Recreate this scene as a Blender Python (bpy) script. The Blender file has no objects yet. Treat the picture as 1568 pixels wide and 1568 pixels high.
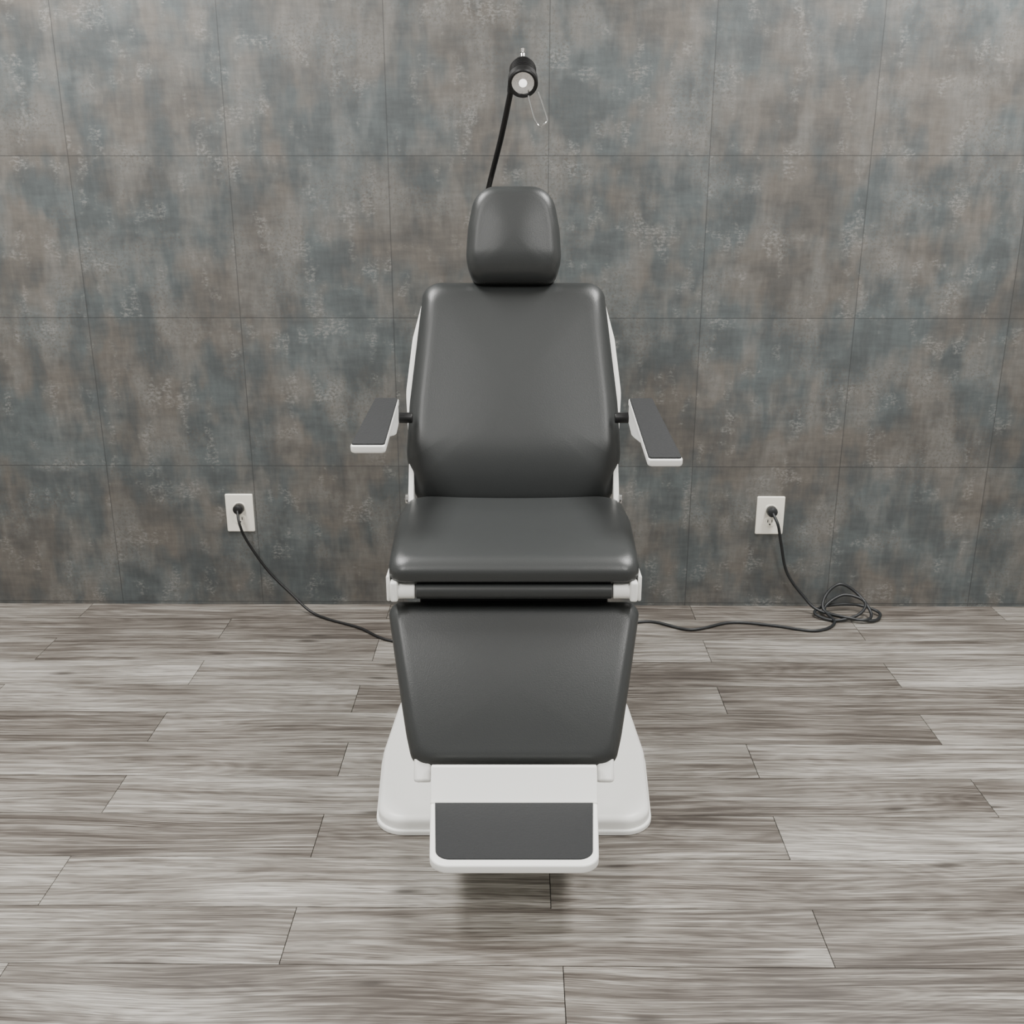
import bpy, math, random
from mathutils import Vector, Matrix
random.seed(7)
YAW = math.radians(0.5); PITCH = math.radians(17.7); H = 1.30; WALL_Y = 3.08
D = bpy.data; S = bpy.context.scene
RX = -3.4, 3.4
ROOM_BACK = -3.0; CEIL = 2.75

def lin(c):
    return tuple(((v/255)/12.92 if v/255 <= .04045 else ((v/255+.055)/1.055)**2.4) for v in c)+(1,)

# ---------------- materials ----------------
def mat(name, col, rough=.5, metal=0, bump=None, emis=None, spec=.5, coat=0):
    m = D.materials.new(name); m.use_nodes = True
    nt = m.node_tree; b = nt.nodes['Principled BSDF']
    b.inputs['Base Color'].default_value = col
    b.inputs['Roughness'].default_value = rough
    b.inputs['Metallic'].default_value = metal
    b.inputs['Specular IOR Level'].default_value = spec
    b.inputs['Coat Weight'].default_value = coat
    if emis:
        b.inputs['Emission Color'].default_value = (1, .985, .96, 1)
        b.inputs['Emission Strength'].default_value = emis
    tc = nt.nodes.new('ShaderNodeTexCoord')
    n = nt.nodes.new('ShaderNodeTexNoise'); n.inputs['Scale'].default_value = (bump[0] if bump else 30)
    n.inputs['Detail'].default_value = 1
    nt.links.new(tc.outputs['Object'], n.inputs['Vector'])
    if bump:
        bp = nt.nodes.new('ShaderNodeBump'); bp.inputs['Strength'].default_value = bump[1]
        bp.inputs['Distance'].default_value = bump[2]
        nt.links.new(n.outputs['Fac'], bp.inputs['Height']); nt.links.new(bp.outputs['Normal'], b.inputs['Normal'])
    else:
        mr = nt.nodes.new('ShaderNodeMapRange')
        mr.inputs['To Min'].default_value = max(0, rough-.04); mr.inputs['To Max'].default_value = rough+.04
        nt.links.new(n.outputs['Fac'], mr.inputs['Value']); nt.links.new(mr.outputs[0], b.inputs['Roughness'])
    return m

M_VINYL = mat('grey_vinyl', lin((51, 53, 53)), .37, bump=(450, .35, .0005), spec=.5)
M_WHITE = mat('white_enamel', lin((249, 249, 245)), .35)
M_MAT = mat('rubber_mat', lin((44, 45, 46)), .75, bump=(200, .8, .0015), spec=.3)
M_BLACK = mat('black_plastic', lin((14, 14, 15)), .4)
M_CORD = mat('cord_rubber', lin((18, 18, 19)), .45)
M_CORDG = mat('cord_grey_rubber', lin((32, 34, 36)), .45)
M_CHROME = mat('chrome', (.85, .85, .85, 1), .12, 1)
M_PLATE = mat('outlet_plastic', lin((250, 246, 234)), .35)
M_SLOT = mat('outlet_slot', lin((20, 20, 20)), .6)
M_GAP = mat('subfloor_dark', lin((34, 30, 28)), .8)
M_PAINT = mat('wall_paint', lin((205, 205, 202)), .7)
M_CEIL = mat('ceiling_paint', lin((225, 225, 222)), .8)
M_LIGHT = mat('light_diffuser', (1, 1, 1, 1), .5, emis=1.5)
M_BULB = mat('bulb_glass', (.9, .9, .9, 1), .1, emis=2.0)

class NB:
    def __init__(s, nt): s.nt = nt
    def n(s, t, **k):
        x = s.nt.nodes.new(t)
        for a, v in k.items(): setattr(x, a, v)
        return x
    def link(s, a, b): s.nt.links.new(a, b)
    def put(s, sock, v):
        if hasattr(v, 'is_output'): s.link(v, sock)
        else: sock.default_value = v
    def math(s, op, a, b=None, c=None, clamp=False):
        x = s.n('ShaderNodeMath', operation=op); x.use_clamp = clamp
        s.put(x.inputs[0], a)
        if b is not None: s.put(x.inputs[1], b)
        if c is not None: s.put(x.inputs[2], c)
        return x.outputs[0]
    def vmath(s, op, a, b):
        x = s.n('ShaderNodeVectorMath', operation=op); s.put(x.inputs[0], a); s.put(x.inputs[1], b); return x.outputs[0]
    def comb(s, a, b, c):
        x = s.n('ShaderNodeCombineXYZ')
        for i, v in enumerate((a, b, c)): s.put(x.inputs[i], v)
        return x.outputs[0]
    def noise(s, vec, scale, detail=4, rough=.5, dist=0):
        x = s.n('ShaderNodeTexNoise', noise_dimensions='2D'); s.link(vec, x.inputs['Vector'])
        x.inputs['Scale'].default_value = scale; x.inputs['Detail'].default_value = detail
        x.inputs['Roughness'].default_value = rough; x.inputs['Distortion'].default_value = dist
        return x.outputs['Fac']
    def remap(s, v, a, b, c=0., d=1.):
        x = s.n('ShaderNodeMapRange'); s.put(x.inputs[0], v)
        for i, q in enumerate((a, b, c, d)): s.put(x.inputs[i+1], q)
        return x.outputs[0]
    def mix(s, f, a, b, blend='MIX'):
        x = s.n('ShaderNodeMix', data_type='RGBA', blend_type=blend)
        s.put(x.inputs[0], f); s.put(x.inputs[6], a); s.put(x.inputs[7], b)
        return x.outputs[2]

def wall_material():
    m = D.materials.new('weathered_concrete_tile'); m.use_nodes = True
    q = NB(m.node_tree); bs = m.node_tree.nodes['Principled BSDF']
    tc = q.n('ShaderNodeTexCoord'); sp = q.n('ShaderNodeSeparateXYZ'); q.link(tc.outputs['Object'], sp.inputs[0])
    x, z = sp.outputs['X'], sp.outputs['Z']
    T = .457
    u = q.math('DIVIDE', q.math('ADD', x, .837), T); v = q.math('DIVIDE', q.math('ADD', z, -.009), T)
    iu = q.math('FLOOR', u); iv = q.math('FLOOR', v)
    wn = q.n('ShaderNodeTexWhiteNoise'); q.link(q.comb(iu, iv, 3.3), wn.inputs['Vector'])
    rnd = wn.outputs['Color']; rv = wn.outputs['Value']
    base = q.comb(x, z, 0.)
    sh = q.vmath('ADD', base, q.vmath('MULTIPLY', rnd, (9., 9., 0.)))
    big = q.noise(base, 3.0, 3, .6)
    vs = q.noise(q.vmath('MULTIPLY', base, (11., 4.4, 1.)), 1., 3, .6, .1)
    hs = q.noise(q.vmath('MULTIPLY', base, (4.4, 11., 1.)), 1., 3, .6, .1)
    vs2 = q.noise(q.vmath('MULTIPLY', sh, (75., 14., 1.)), 1., 3, .6)
    hs2 = q.noise(q.vmath('MULTIPLY', sh, (14., 75., 1.)), 1., 3, .6)
    blot = q.noise(q.vmath('ADD', base, (3., 1., 0.)), 5., 4, .6)
    warmf = q.remap(q.math('ADD', q.math('MULTIPLY', big, .65), q.math('MULTIPLY', vs, .35)), .44, .57)
    col = q.mix(warmf, lin((85, 91, 92)), lin((97, 93, 88)))
    dk = q.remap(q.math('ADD', q.math('MULTIPLY', vs, .5), q.math('MULTIPLY', hs, .5)), .56, .40)
    col = q.mix(q.math('MULTIPLY', dk, .5), col, lin((62, 64, 65)))
    br = q.remap(q.math('ADD', q.math('MULTIPLY', blot, .6), q.math('MULTIPLY', vs, .4)), .48, .64)
    col = q.mix(q.math('MULTIPLY', br, .5), col, lin((116, 117, 115)))
    fb = q.remap(q.math('ADD', vs2, hs2), .70, 1.30, .89, 1.11)
    col = q.mix(1., col, q.comb(fb, fb, fb), 'MULTIPLY')
    fine = q.noise(base, 120., 3, .75)
    f2 = q.noise(q.vmath('MULTIPLY', sh, (60., 170., 1.)), 1., 2, .6)
    pm = q.noise(q.vmath('MULTIPLY', q.vmath('ADD', sh, (5., 2., 0.)), (15., 7., 1.)), 1., 3, .6)
    pmask = q.remap(q.math('ADD', q.math('MULTIPLY', pm, .6), q.math('MULTIPLY', hs, .4)), .55, .63)
    spk = q.math('MULTIPLY', q.remap(q.math('ADD', q.math('MULTIPLY', fine, .5), q.math('MULTIPLY', f2, .5)), .47, .60), pmask)
    col = q.mix(q.math('MULTIPLY', spk, .42), col, lin((148, 147, 143)))
    spd = q.math('MULTIPLY', q.remap(fine, .47, .38), q.remap(blot, .50, .62))
    col = q.mix(q.math('MULTIPLY', spd, .45), col, lin((82, 75, 67)))
    tv = q.remap(rv, 0., 1., .92, 1.08)
    col = q.mix(1., col, q.comb(tv, tv, tv), 'MULTIPLY')
    fu = q.math('FRACT', u); fv = q.math('FRACT', v)
    du = q.math('MINIMUM', fu, q.math('SUBTRACT', 1., fu)); dv = q.math('MINIMUM', fv, q.math('SUBTRACT', 1., fv))
    sm = q.remap(q.math('MINIMUM', du, dv), .0014, .004, 1., 0.)
    col = q.mix(q.math('MULTIPLY', sm, .62), col, lin((46, 47, 47)))
    q.link(col, bs.inputs['Base Color'])
    bs.inputs['Roughness'].default_value = .45
    bs.inputs['Specular IOR Level'].default_value = .5
    bp = q.n('ShaderNodeBump'); bp.inputs['Strength'].default_value = .2; bp.inputs['Distance'].default_value = .001
    q.link(fine, bp.inputs['Height']); q.link(bp.outputs[0], bs.inputs['Normal'])
    return m

def floor_material():
    m = D.materials.new('grey_oak_plank'); m.use_nodes = True
    q = NB(m.node_tree); bs = m.node_tree.nodes['Principled BSDF']
    tc = q.n('ShaderNodeTexCoord'); at = q.n('ShaderNodeAttribute'); at.attribute_name = 'rnd'
    sh = q.vmath('ADD', tc.outputs['Object'], q.vmath('MULTIPLY', at.outputs['Color'], (13., 9., 5.)))
    sc = q.n('ShaderNodeSeparateColor'); q.link(at.outputs['Color'], sc.inputs[0])
    warp = q.noise(q.vmath('MULTIPLY', sh, (1.3, 6., 1.)), 1., 1, .5)
    sy = q.vmath('ADD', sh, q.comb(0., q.math('MULTIPLY', warp, .05), 0.))
    g1 = q.noise(q.vmath('MULTIPLY', sy, (1.5, 70., 1.)), 1., 4, .7)
    g2 = q.noise(q.vmath('MULTIPLY', sy, (5., 300., 1.)), 1., 3, .75)
    g3 = q.noise(q.vmath('MULTIPLY', sh, (1.8, 8., 1.)), 1., 2, .6)
    g4 = q.noise(q.vmath('MULTIPLY', sy, (9., 300., 1.)), 1., 2, .7)
    rg = q.noise(q.vmath('MULTIPLY', sh, (1.1, 7.5, 1.)), 1., 2, .35)
    ring = q.math('ABSOLUTE', q.math('SUBTRACT', q.math('FRACT', q.math('MULTIPLY', rg, 20.)), .5))
    s = q.math('ADD', q.math('MULTIPLY', g1, .40), q.math('ADD', q.math('MULTIPLY', g2, .34), q.math('MULTIPLY', g3, .26)))
    s = q.math('ADD', s, q.remap(ring, 0., .5, -.018, .018))
    s = q.math('ADD', s, q.remap(sc.outputs[1], 0., 1., -.045, .04))
    cr = q.n('ShaderNodeValToRGB'); q.link(s, cr.inputs[0])
    e = cr.color_ramp.elements
    e[0].position = .36; e[0].color = lin((68, 62, 57)); e[1].position = .64; e[1].color = lin((178, 174, 168))
    a = e.new(.44); a.color = lin((96, 90, 84)); a = e.new(.50); a.color = lin((122, 117, 110)); a = e.new(.57); a.color = lin((150, 146, 139))
    col = cr.outputs[0]
    lines = q.remap(g4, .57, .64)
    col = q.mix(q.math('MULTIPLY', lines, .5), col, lin((62, 56, 51)))
    vo = q.n('ShaderNodeTexVoronoi'); vo.voronoi_dimensions = '2D'; vo.inputs['Scale'].default_value = 1.
    q.link(q.vmath('MULTIPLY', sy, (1.1, 4.6, 0.)), vo.inputs['Vector'])
    kn = q.remap(vo.outputs['Distance'], .012, .05, 1., 0.)
    col = q.mix(q.math('MULTIPLY', kn, .75), col, lin((44, 38, 34)))
    q.link(col, bs.inputs['Base Color'])
    bs.inputs['Roughness'].default_value = .38
    bs.inputs['Specular IOR Level'].default_value = .45
    bp = q.n('ShaderNodeBump'); bp.inputs['Strength'].default_value = .2; bp.inputs['Distance'].default_value = .001
    q.link(g2, bp.inputs['Height']); q.link(bp.outputs[0], bs.inputs['Normal'])
    return m

# ---------------- mesh helpers ----------------
def mesh_obj(name, verts, faces, mats, parent=None, smooth=True, sharp=None):
    me = D.meshes.new(name); me.from_pydata([tuple(v) for v in verts], [], faces); me.update()
    import bmesh
    bm = bmesh.new(); bm.from_mesh(me); bmesh.ops.recalc_face_normals(bm, faces=bm.faces); bm.to_mesh(me); bm.free()
    if not isinstance(mats, (list, tuple)): mats = [mats]
    for m in mats: me.materials.append(m)
    if smooth:
        me.polygons.foreach_set('use_smooth', [True]*len(me.polygons))
        try: me.set_sharp_from_angle(angle=math.radians(sharp or 50))
        except Exception: pass
    o = D.objects.new(name, me); S.collection.objects.link(o)
    if parent: o.parent = parent
    return o

def box(name, x0, x1, y0, y1, z0, z1, m, parent=None, bev=0, mp=None):
    vs = [Vector((x, y, z)) for z in (z0, z1) for y in (y0, y1) for x in (x0, x1)]
    if mp: vs = [Vector(mp(*v)) for v in vs]
    fs = [(0, 2, 3, 1), (4, 5, 7, 6), (0, 1, 5, 4), (2, 6, 7, 3), (0, 4, 6, 2), (1, 3, 7, 5)]
    o = mesh_obj(name, vs, fs, m, parent, smooth=bev > 0)
    if bev:
        b = o.modifiers.new('bevel', 'BEVEL'); b.width = bev; b.segments = 4
    return o

def outline(corners, seg=8):
    pts = []; n = len(corners)
    for i in range(n):
        p = Vector(corners[i][:2]); r = corners[i][2]
        a = (Vector(corners[i-1][:2])-p); b = (Vector(corners[(i+1) % n][:2])-p)
        ua, ub = a.normalized(), b.normalized()
        ang = ua.angle(ub)
        t = r/math.tan(ang/2); t = min(t, a.length*.499, b.length*.499); r2 = t*math.tan(ang/2)
        p0 = p+ua*t; p1 = p+ub*t
        c = p+(ua+ub).normalized()*(r2/math.sin(ang/2))
        v0, v1 = p0-c, p1-c
        tot = v0.angle(v1); sgn = 1 if v0.x*v1.y-v0.y*v1.x > 0 else -1
        for k in range(seg+1):
            th = sgn*tot*k/seg
            pts.append(Vector((c.x+v0.x*math.cos(th)-v0.y*math.sin(th), c.y+v0.x*math.sin(th)+v0.y*math.cos(th))))
    out = []
    for i, p in enumerate(pts):
        q_ = pts[(i+1) % len(pts)]; L = (q_-p).length; k = max(1, int(L/.03))
        for j in range(k): out.append(p.lerp(q_, j/k))
    return out

def pad(name, out, R, thick, dome, mp, m, parent=None, backR=None):
    xs = [p.x for p in out]; ys = [p.y for p in out]
    cx, cy = (min(xs)+max(xs))/2, (min(ys)+max(ys))/2
    hw, hh = (max(xs)-min(xs))/2, (max(ys)-min(ys))/2
    bR = backR if backR is not None else R*.4
    rings = []
    for k in range(4):
        a = math.pi/2*k/4; rings.append((bR*(1-math.sin(a)), bR*(1-math.cos(a)), 1, 0))
    rings.append((0, bR, 1, 0))
    for k in range(0, 9):
        a = math.pi/2*k/8; rings.append((R*(1-math.cos(a)), thick-R+R*math.sin(a), 1, 0))
    for s in (.95, .88, .8, .7, .6, .5, .4, .3, .2, .1): rings.append((R, thick+dome*(1-s*s)**2, s, 0))
    V = []; F = []; n = len(out)
    for ins, h, s, _ in rings:
        for p in out:
            x = cx+(p.x-cx)*(hw-ins)/hw*s; y = cy+(p.y-cy)*(hh-ins)/hh*s
            V.append(mp(x, y, h))
    for r in range(len(rings)-1):
        for i in range(n):
            j = (i+1) % n; F.append((r*n+i, r*n+j, (r+1)*n+j, (r+1)*n+i))
    F.append(tuple(range(n-1, -1, -1)))
    V.append(mp(cx, cy, thick+dome)); c = len(V)-1; b = (len(rings)-1)*n
    for i in range(n): F.append((b+i, b+(i+1) % n, c))
    return mesh_obj(name, V, F, m, parent, sharp=60)

def frame(a):
    a = a.normalized(); h = Vector((0, 0, 1)) if abs(a.z) < .9 else Vector((0, 1, 0))
    x = a.cross(h).normalized(); return x, a.cross(x).normalized()

def lathe(name, p0, axis, prof, m, parent=None, seg=40):
    axis = Vector(axis).normalized(); x, y = frame(axis); p0 = Vector(p0); V = []; F = []
    for r, t in prof:
        for i in range(seg):
            a = 2*math.pi*i/seg; V.append(p0+axis*t+(x*math.cos(a)+y*math.sin(a))*r)
    for k in range(len(prof)-1):
        for i in range(seg):
            j = (i+1) % seg; F.append((k*seg+i, k*seg+j, (k+1)*seg+j, (k+1)*seg+i))
    F.append(tuple(range(seg))); F.append(tuple(range((len(prof)-1)*seg, len(prof)*seg)))
    return mesh_obj(name, V, F, m, parent, sharp=35)

def spline(pts, k=10):
    P = [Vector(p) for p in pts]; P = [P[0]*2-P[1]]+P+[P[-1]*2-P[-2]]; o = []
    for i in range(1, len(P)-2):
        for j in range(k):
            t = j/k; a, b, c, d = P[i-1:i+3]
            o.append(.5*((2*b)+(c-a)*t+(2*a-5*b+4*c-d)*t*t+(-a+3*b-3*c+d)*t**3))
    o.append(P[-2]); return o

def tube(name, pts, r, m, parent=None, smooth=True, seg=12):
    P = spline(pts) if smooth else [Vector(p) for p in pts]
    V = []; F = []; prev = None
    for i, p in enumerate(P):
        t = (P[min(i+1, len(P)-1)]-P[max(i-1, 0)]).normalized()
        if prev is None: x, y = frame(t)
        else:
            x = (prev-t*prev.dot(t)).normalized(); y = t.cross(x)
        prev = x
        for k in range(seg):
            a = 2*math.pi*k/seg; V.append(p+(x*math.cos(a)+y*math.sin(a))*r)
    for i in range(len(P)-1):
        for k in range(seg):
            j = (k+1) % seg; F.append((i*seg+k, i*seg+j, (i+1)*seg+j, (i+1)*seg+k))
    F.append(tuple(range(seg))); F.append(tuple(range((len(P)-1)*seg, len(P)*seg)))
    return mesh_obj(name, V, F, m, parent, sharp=70)

def empty(name, loc, rotz=0):
    o = D.objects.new(name, None); o.location = loc; o.rotation_euler = (0, 0, rotz); o.empty_display_size = .1
    S.collection.objects.link(o); return o

# ---------------- room ----------------
box('wall_back', RX[0], RX[1], WALL_Y, WALL_Y+.1, -.05, CEIL, wall_material())
box('wall_left', RX[0]-.1, RX[0], ROOM_BACK, WALL_Y+.1, -.05, CEIL, M_PAINT)
box('wall_right', RX[1], RX[1]+.1, ROOM_BACK, WALL_Y+.1, -.05, CEIL, M_PAINT)
box('ceiling', RX[0]-.1, RX[1]+.1, ROOM_BACK-.1, WALL_Y+.1, CEIL, CEIL+.1, M_CEIL)

def build_floor():
    V = []; F = []; MI = []; C = []
    PW, PL = .150, .972; g = .0008
    def quad(x0, x1, y0, y1, z, mi, c):
        b = len(V); V.extend([(x0, y0, z), (x1, y0, z), (x1, y1, z), (x0, y1, z)]); F.append((b, b+1, b+2, b+3)); MI.append(mi); C.append(c)
    def pbox(x0, x1, y0, y1, c):
        b = len(V)
        for z in (-.003, 0):
            V.extend([(x0, y0, z), (x1, y0, z), (x1, y1, z), (x0, y1, z)])
        for f in ((4, 5, 6, 7), (0, 1, 5, 4), (1, 2, 6, 5), (2, 3, 7, 6), (3, 0, 4, 7)):
            F.append(tuple(b+i for i in f)); MI.append(0); C.append(c)
    k0 = int((ROOM_BACK-1.464)/PW)-1
    for k in range(k0, 12):
        y0 = 1.464+k*PW; y1 = y0+PW
        if y1 < ROOM_BACK: continue
        y0 = max(y0, ROOM_BACK); y1 = min(y1, WALL_Y)
        if y0 >= WALL_Y: break
        j = (.54 if k % 2 == 0 else .065) + random.uniform(-.012, .012)
        n = -6
        while True:
            x0 = j+n*PL; x1 = x0+PL; n += 1
            if x1 < RX[0]: continue
            if x0 > RX[1]: break
            x0 = max(x0, RX[0]); x1 = min(x1, RX[1])
            pbox(x0+g, x1-g, y0+g, y1-g, (random.random(), random.random(), random.random(), 1))
    quad(RX[0], RX[1], ROOM_BACK, WALL_Y, -.003, 1, (0, 0, 0, 1))
    me = D.meshes.new('floor'); me.from_pydata(V, [], F); me.materials.append(floor_material()); me.materials.append(M_GAP)
    me.polygons.foreach_set('material_index', MI)
    ca = me.color_attributes.new('rnd', 'FLOAT_COLOR', 'CORNER')
    for p in me.polygons:
        for li in p.loop_indices: ca.data[li].color = C[p.index]
    o = D.objects.new('floor', me); S.collection.objects.link(o)
build_floor()

for (x, y, pw) in ((-1.3, 2.34, 84), (1.3, 2.34, 84), (-1.3, -.1, 62), (1.3, -.1, 62)):
    e = empty('ceiling_light_panel', (x, y, CEIL))
    box('panel_frame', -.33, .33, -.63, .63, -.02, 0, M_WHITE, e)
    box('panel_diffuser', -.30, .30, -.60, .60, -.026, -.0201, M_LIGHT, e)
    la = D.lights.new('panel_lamp', 'AREA'); la.shape = 'RECTANGLE'; la.size = .6; la.size_y = 1.2; la.energy = pw
    la.color = (1, .985, .96)
    lo = D.objects.new('panel_lamp', la); S.collection.objects.link(lo); lo.parent = e; lo.location = (0, 0, -.035)

# ---------------- chair ----------------
def W(x, d, z): return Vector((x*math.cos(YAW)-d*math.sin(YAW), x*math.sin(YAW)+d*math.cos(YAW), z))
CD = 2.2
chair = empty('examination_chair', W(.004, CD, 0), YAW)
def L(x, d, z): return Vector((x, d-CD, z))
def sym(c): return [(x, y, r) for x, y, r in c]+[(-x, y, r) for x, y, r in reversed(c)]

pad('base', outline(sym([(.287, 1.845, .06), (.306, 2.12, .25), (.292, 2.36, .2), (.20, 2.66, .08)])), .014, .04, .045, lambda x, y, h: L(x, y, h), M_WHITE, chair, .003)
pad('base_skirt', outline(sym([(.291, 1.84, .063), (.310, 2.12, .25), (.296, 2.36, .2), (.204, 2.665, .08)])), .004, .012, .0, lambda x, y, h: L(x, y, h), M_WHITE, chair, .002)
pad('column_cover', outline(sym([(.15, 2.12, .05), (.15, 2.44, .05)])), .01, .42, .0, lambda x, y, h: L(x, y, .06+h), M_WHITE, chair, .003)
box('seat_frame', -.215, .215, 2.06-CD, 2.46-CD, .47, .524, M_BLACK, chair, .01)
box('seat_gap_filler', -.20, .20, 2.015-CD, 2.06-CD, .40, .515, M_BLACK, chair, .006)  # added black filler that darkens the see-through gap below the hinge roll

def seat_map(x, y, h):
    z = .526+h; k = max(0, h)/.06
    if y < .11: z -= 1.4*(.11-y)**2*k
    z -= .004*(y/.45)+.010*max(0, (y-.30)/.17)*k*(1-(x/.27)**2)
    return L(x, 1.945+y, z)
pad('seat_cushion', outline(sym([(.2565, 0, .035), (.270, .30, .3), (.262, .47, .06)])), .032, .060, .004, seat_map, M_VINYL, chair, .010)

lathe('hinge_roll', L(-.203, 1.964, .5035), (1, 0, 0), [(.013, 0), (.0172, .003), (.0172, .403), (.013, .406)], M_VINYL, chair)
for s in (-1, 1):
    lathe('hinge_tube', L(s*.204, 1.967, .5025), (s, 0, 0), [(.0155, 0), (.0172, .002), (.0172, .034), (.0155, .036)], M_WHITE, chair)
    a, b = sorted((s*.238, s*.254)); box('hinge_block', a, b, 1.945-CD, 2.02-CD, .484, .528, M_WHITE, chair, .005)
    a, b = sorted((s*.255, s*.263)); box('hinge_plate', a, b, 1.960-CD, 2.015-CD, .480, .536, M_WHITE, chair, .0035)

LT = Vector((0, 1.985, .477)); LB = Vector((0, 1.80, .192))
lu = (LT-LB); LL = lu.length; lu.normalize(); ln = Vector((0, -lu.z, lu.y))
def leg_map(x, y, h):
    bul = -.010*((y/LL-.5)*2)**2
    p = LB+lu*y+ln*(h-.075+bul); return L(x, p.y, p.z)
pad('leg_rest_cushion', outline(sym([(.206, -.003, .035), (.221, .06, .3), (.270, LL, .028)])), .030, .072, .002, leg_map, M_VINYL, chair, .01)
def slab(name, x0, x1, y0, y1, h0, h1, m, bev=.004):
    def mp(x, y, z):
        p = LB+lu*y+ln*(z-.075); return L(x, p.y, p.z)
    return box(name, x0, x1, y0, y1, h0, h1, m, chair, bev, mp)
slab('leg_rest_panel', -.19, .19, .0, LL-.05, -.012, .002, M_WHITE)
for s in (-1, 1):
    a, b = sorted((s*.168, s*.203)); slab('leg_rest_tab', a, b, -.032, .03, -.004, .052, M_WHITE, .007)
    a, b = sorted((s*.158, s*.1675)); slab('leg_rest_gap_shade', a, b, -.012, .03, -.004, .030, M_BLACK, .002)  # black strip stands in for the shade in the gap beside the tab
slab('foot_slide', -.163, .163, -.035, .2, -.03, -.0125, M_WHITE)

FZ = .140
fo = outline(sym([(.152, 1.553, .035), (.166, 1.760, .004)]))
pad('foot_plate', fo, .004, .018, 0, lambda x, y, h: L(x, y, FZ-.018+h), M_WHITE, chair, .004)
pad('foot_mat', outline(sym([(.142, 1.570, .028), (.156, 1.751, .003)])), .001, .003, 0, lambda x, y, h: L(x, y, FZ-.0005+h), M_MAT, chair, .0005)
V = []
for x in (-.165, .165):
    for (d, z) in ((1.762, .124), (1.745, .124), (1.745, .142), (1.752, .150), (1.785, .20), (1.80, .195)):
        V.append(L(x, d, z))
n = 6; F = [(i, (i+1) % n, n+(i+1) % n, n+i) for i in range(n)]+[tuple(range(n)), tuple(range(2*n-1, n-1, -1))]
o = mesh_obj('foot_plate_back', V, F, M_WHITE, chair, sharp=30); b = o.modifiers.new('b', 'BEVEL'); b.width = .002; b.segments = 2

# backrest
BB = Vector((0, 2.355, .562)); BT = Vector((0, 2.585, 1.075)); bu = BT-BB; BL = bu.length; bu.normalize(); bn = Vector((0, -bu.z, bu.y))
def back_map0(off):
    def f(x, y, h):
        p = BB+bu*y+bn*(h+off); return L(x, p.y, p.z)
    return f
def back_map(x, y, h):
    bul = 0
    if y < .17: bul = -2.0*(.17-y)**2
    if y > .47: bul -= .8*(y-.47)**2
    p = BB+bu*y+bn*(h-.085+bul); return L(x, p.y, p.z)
pad('back_cushion', outline(sym([(.236, -.012, .09), (.264, .13, .16), (.258, .26, .4), (.225, BL+.010, .045)])), .040, .082, .004, back_map, M_VINYL, chair, .02)
pad('back_shell', outline(sym([(.240, .02, .05), (.263, .16, .12), (.272, .30, .2), (.257, .44, .12), (.222, BL+.021, .05)])), .010, .045, .0, back_map0(-.125), M_WHITE, chair, .012)
for s in (-1, 1):
    a, b = sorted((s*.244, s*.257))
    V = [L(x, d, z) for x in (a, b) for d, z in ((2.36, .53), (2.42, .53), (2.47, .66), (2.45, .68), (2.40, .60))]
    n = 5; F = [(i, (i+1) % n, n+(i+1) % n, n+i) for i in range(n)]+[tuple(range(n)), tuple(range(2*n-1, n-1, -1))]
    o = mesh_obj('back_hinge_arm', V, F, M_WHITE, chair, smooth=False); bm_ = o.modifiers.new('b', 'BEVEL'); bm_.width = .003; bm_.segments = 3
    lathe('back_hinge_bolt', L(s*.257, 2.39, .572), (s, 0, 0), [(.012, 0), (.012, .006), (.009, .008)], M_CHROME, chair)

# headrest
HB = Vector((0, 2.535, 1.080)); ha = math.radians(14)
hu = Vector((0, math.sin(ha), math.cos(ha))); hn = Vector((0, -hu.z, hu.y))
def head_map(x, y, h):
    bul = -4.5*(.075-y)**2 if y < .075 else 0
    p = HB+hu*y+hn*(h-.07+bul-.6*x*x); return L(x, p.y, p.z)
pad('headrest_cushion', outline(sym([(.103, .0, .028), (.117, .055, .12), (.112, .13, .2), (.092, .229, .100)])), .026, .075, .004, head_map, M_VINYL, chair, .015)
def hm2(x, y, z):
    p = HB+hu*y+hn*z; return L(x, p.y, p.z)
box('headrest_backplate', -.07, .07, .02, .18, -.085, -.068, M_BLACK, chair, .005, hm2)
box('headrest_post', -.025, .025, 2.635-CD, 2.65-CD, .93, 1.18, M_CHROME, chair, .003)
box('headrest_slot', -.075, .075, 2.57-CD, 2.66-CD, 1.07, 1.084, M_BLACK, chair, .004)

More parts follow.
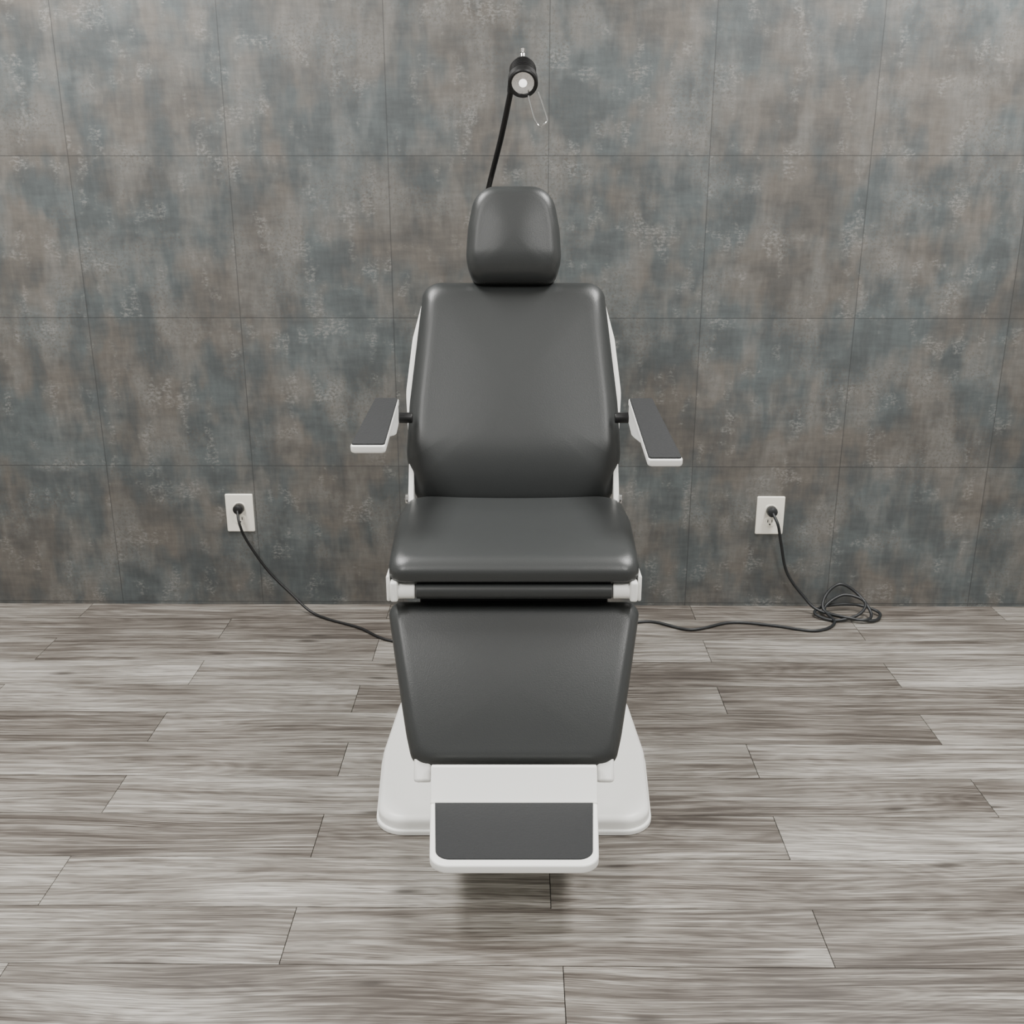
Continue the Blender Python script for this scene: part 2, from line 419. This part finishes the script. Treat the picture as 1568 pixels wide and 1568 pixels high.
def arm(s, rear, front, xr, xf):
    A = Vector(rear); B = Vector(front)
    v = Vector((0, B.x-A.x, B.y-A.y)); Ln = v.length; v.normalize(); nn = Vector((0, v.z, -v.y))
    if nn.z < 0: nn = -nn
    def mp(x, y, h):
        p = Vector((0, A.x, A.y))+v*y+nn*(h-.020)
        return L(s*(xr+(xf-xr)*y/Ln)+x, p.y, p.z)
    o1 = outline(sym([(.029, 0, .006), (.037, Ln, .008)]))
    pad('arm_shell', o1, .003, .018, 0, mp, M_WHITE, chair, .006)
    pad('arm_pad', outline(sym([(.027, .006, .005), (.035, Ln-.005, .007)])), .0025, .005, .001, lambda x, y, h: mp(x, y, h+.017), M_MAT, chair, .001)
    V = []
    i0, i1 = -s*.027, -s*.012
    for xx in (i0, i1):
        for (y, h) in ((.0, 0), (.0, -.045), (.06, -.055), (.10, -.045), (Ln*.72, 0)):
            V.append(mp(xx, y, h+.003))
    n = 5; F = [(i, (i+1) % n, n+(i+1) % n, n+i) for i in range(n)]+[tuple(range(n)), tuple(range(2*n-1, n-1, -1))]
    o = mesh_obj('arm_support', V, F, M_WHITE, chair, smooth=False); b = o.modifiers.new('b', 'BEVEL'); b.width = .003; b.segments = 3
    lathe('arm_pivot', L(s*.245, 2.43, .764), (s, 0, 0), [(.012, 0), (.013, .002), (.013, .038), (.011, .04)], M_BLACK, chair)
arm(-1, (2.42, .815), (2.08, .783), .304, .306)
arm(1, (2.42, .815), (2.08, .753), .304, .319)

# ---------------- lamp ----------------
lamp = empty('examination_lamp', W(.004, CD, 0), YAW)
f0 = L(.020, 2.42, 1.511); b0 = L(.020, 2.49, 1.553); ax = (b0-f0).normalized()
prof = [(.0, .012), (.022, .012), (.026, .002), (.030, .0), (.033, .003), (.033, .022), (.029, .025)]
t = .027
while t < .066:
    prof += [(.030, t), (.030, t+.003), (.0275, t+.004), (.0275, t+.006)]; t += .007
prof += [(.028, .072), (.022, .078), (.01, .081)]
lathe('lamp_head', f0, ax, prof, M_BLACK, lamp)
lathe('lamp_reflector', f0+ax*.004, ax, [(.0245, 0), (.0245, .001), (.020, .0055), (.008, .007)], M_CHROME, lamp)
lathe('lamp_bulb', f0+ax*.001, ax, [(.004, 0), (.009, .002), (.009, .008)], M_BULB, lamp)
lathe('lamp_knob', b0+ax*-.012+Vector((0, 0, .02)), (0, .2, 1), [(.005, 0), (.005, .012), (.004, .014), (.007, .0145), (.007, .022), (.004, .024)], M_CHROME, lamp)
pole = [L(-.006, 2.485, 1.505), L(-.03, 2.56, 1.405), L(-.067, 2.70, 1.275), L(-.085, 2.745, 1.16), L(-.09, 2.735, 1.0), L(-.09, 2.66, .85)]
tube('lamp_pole', pole, .0066, M_BLACK, lamp)
tube('lamp_neck', [L(-.006, 2.485, 1.50), L(-.004, 2.478, 1.515), L(.004, 2.47, 1.528)], .009, M_BLACK, lamp)
box('lamp_clamp', -.11, -.07, 2.625-CD, 2.69-CD, .83, .90, M_BLACK, lamp, .004)
pxs = .00144
wire = [((810-787)*pxs, 1.488), ((815-787)*pxs, 1.462), ((821-787)*pxs, 1.436), ((828-787)*pxs, 1.425), ((839-787)*pxs, 1.436), ((834-787)*pxs, 1.462), ((825-787)*pxs, 1.496)]
tube('lamp_wire_handle', [L(x-.001, 2.425, z) for x, z in wire], .0019, M_CHROME, lamp)

# ---------------- outlets & cords ----------------
def outlet(px, pz, plugm):
    e = empty('electrical_outlet', (px, WALL_Y, pz))
    def mp(x, y, h): return Vector((x, -h, y))
    pad('outlet_plate', outline([(-.0435, -.062, .004), (.0435, -.062, .004), (.0435, .062, .004), (-.0435, .062, .004)]), .003, .006, 0, mp, M_PLATE, e, .0005)
    for sz in (-.021, .021):
        pad('receptacle', outline([(-.0175, sz-.0145, .012), (.0175, sz-.0145, .012), (.0175, sz+.0145, .012), (-.0175, sz+.0145, .012)]), .0008, .0018, 0,
            lambda x, y, h: Vector((x, -.0055-h, y)), M_PLATE, e, .0003)
        for sx in (-.0065, .0065):
            box('slot', sx-.0012, sx+.0012, -.0078, -.0065, sz-.001, sz+.008, M_SLOT, e)
        lathe('ground_hole', (0, -.0065, sz-.0075), (0, -1, 0), [(.0025, 0), (.0025, .0012)], M_SLOT, e, 16)
    lathe('screw', (0, -.005, 0), (0, -1, 0), [(.003, 0), (.003, .002), (.002, .0026)], M_CHROME, e, 16)
    c = empty('power_cord', (px, WALL_Y, pz))
    lathe('plug', (.001, -.0079, .018), (0, -1, 0), [(.015, 0), (.0165, .003), (.0165, .02), (.014, .026), (.009, .029)], plugm, c)
    return c
LX = -.887; RXo = .786; OZ = .313
cl = outlet(LX, OZ, M_CORD); cr = outlet(RXo, OZ-.004, M_CORDG)
def rel(e, p): return Vector(p)-e.location
ZR = .0045
P = [Vector((LX+.001, 3.045, OZ+.015)), Vector((LX+.012, 3.020, OZ-.02)), Vector((LX+.028, 3.03, .235)),
     W(-.775, 3.04, .135), W(-.70, 3.03, .055), W(-.64, 3.0, .012), W(-.575, 2.955, ZR), W(-.47, 2.89, ZR), W(-.37, 2.80, ZR), W(-.22, 2.76, ZR), W(-.12, 2.70, ZR+.004), W(-.08, 2.64, .02)]
tube('cord', [rel(cl, p) for p in P], .0042, M_CORD, cl)
P = [Vector((RXo+.001, 3.045, OZ+.012)), Vector((RXo+.014, 3.022, OZ-.02)), Vector((RXo+.03, 3.03, .23)), Vector((.845, 3.04, .13)), Vector((.90, 3.03, .055)), Vector((.95, 3.0, .016)),
     Vector((1.06, 2.94, .012)), Vector((1.10, 2.97, .02)), Vector((1.075, 3.03, .06)), Vector((1.02, 3.045, .09)), Vector((.975, 3.035, .06)), Vector((.96, 3.0, .02)),
     Vector((1.01, 2.955, .016)), Vector((1.10, 2.945, .008)), Vector((1.135, 3.0, .012)), Vector((1.07, 3.04, .022)), Vector((.97, 3.03, .02)), Vector((.93, 2.99, .012)),
     Vector((.98, 2.95, .006)), Vector((1.06, 2.965, .02)), Vector((1.09, 3.01, .045)), Vector((1.03, 3.04, .055)), Vector((.965, 3.01, .022)), Vector((.975, 2.93, ZR+.002)), 
     Vector((.90, 2.875, ZR)), Vector((.775, 2.915, ZR)), Vector((.655, 2.935, ZR)), Vector((.52, 2.88, ZR)), Vector((.39, 2.94, ZR)), Vector((.2, 2.85, ZR)), Vector((.08, 2.72, ZR+.004)), Vector((.05, 2.64, .02))]
tube('cord', [rel(cr, p) for p in P], .0047, M_CORDG, cr)

# ---------------- world & camera ----------------
w = D.worlds.new('room_ambient'); S.world = w; w.use_nodes = True
w.node_tree.nodes['Background'].inputs[0].default_value = (1, .99, .97, 1); w.node_tree.nodes['Background'].inputs[1].default_value = .42
cam = D.cameras.new('camera'); co = D.objects.new('camera', cam); S.collection.objects.link(co)
cam.sensor_width = 36; cam.lens = 36.0; cam.clip_start = .05
co.location = (0, 0, H); co.rotation_euler = (math.pi/2-PITCH, 0, YAW)
S.camera = co
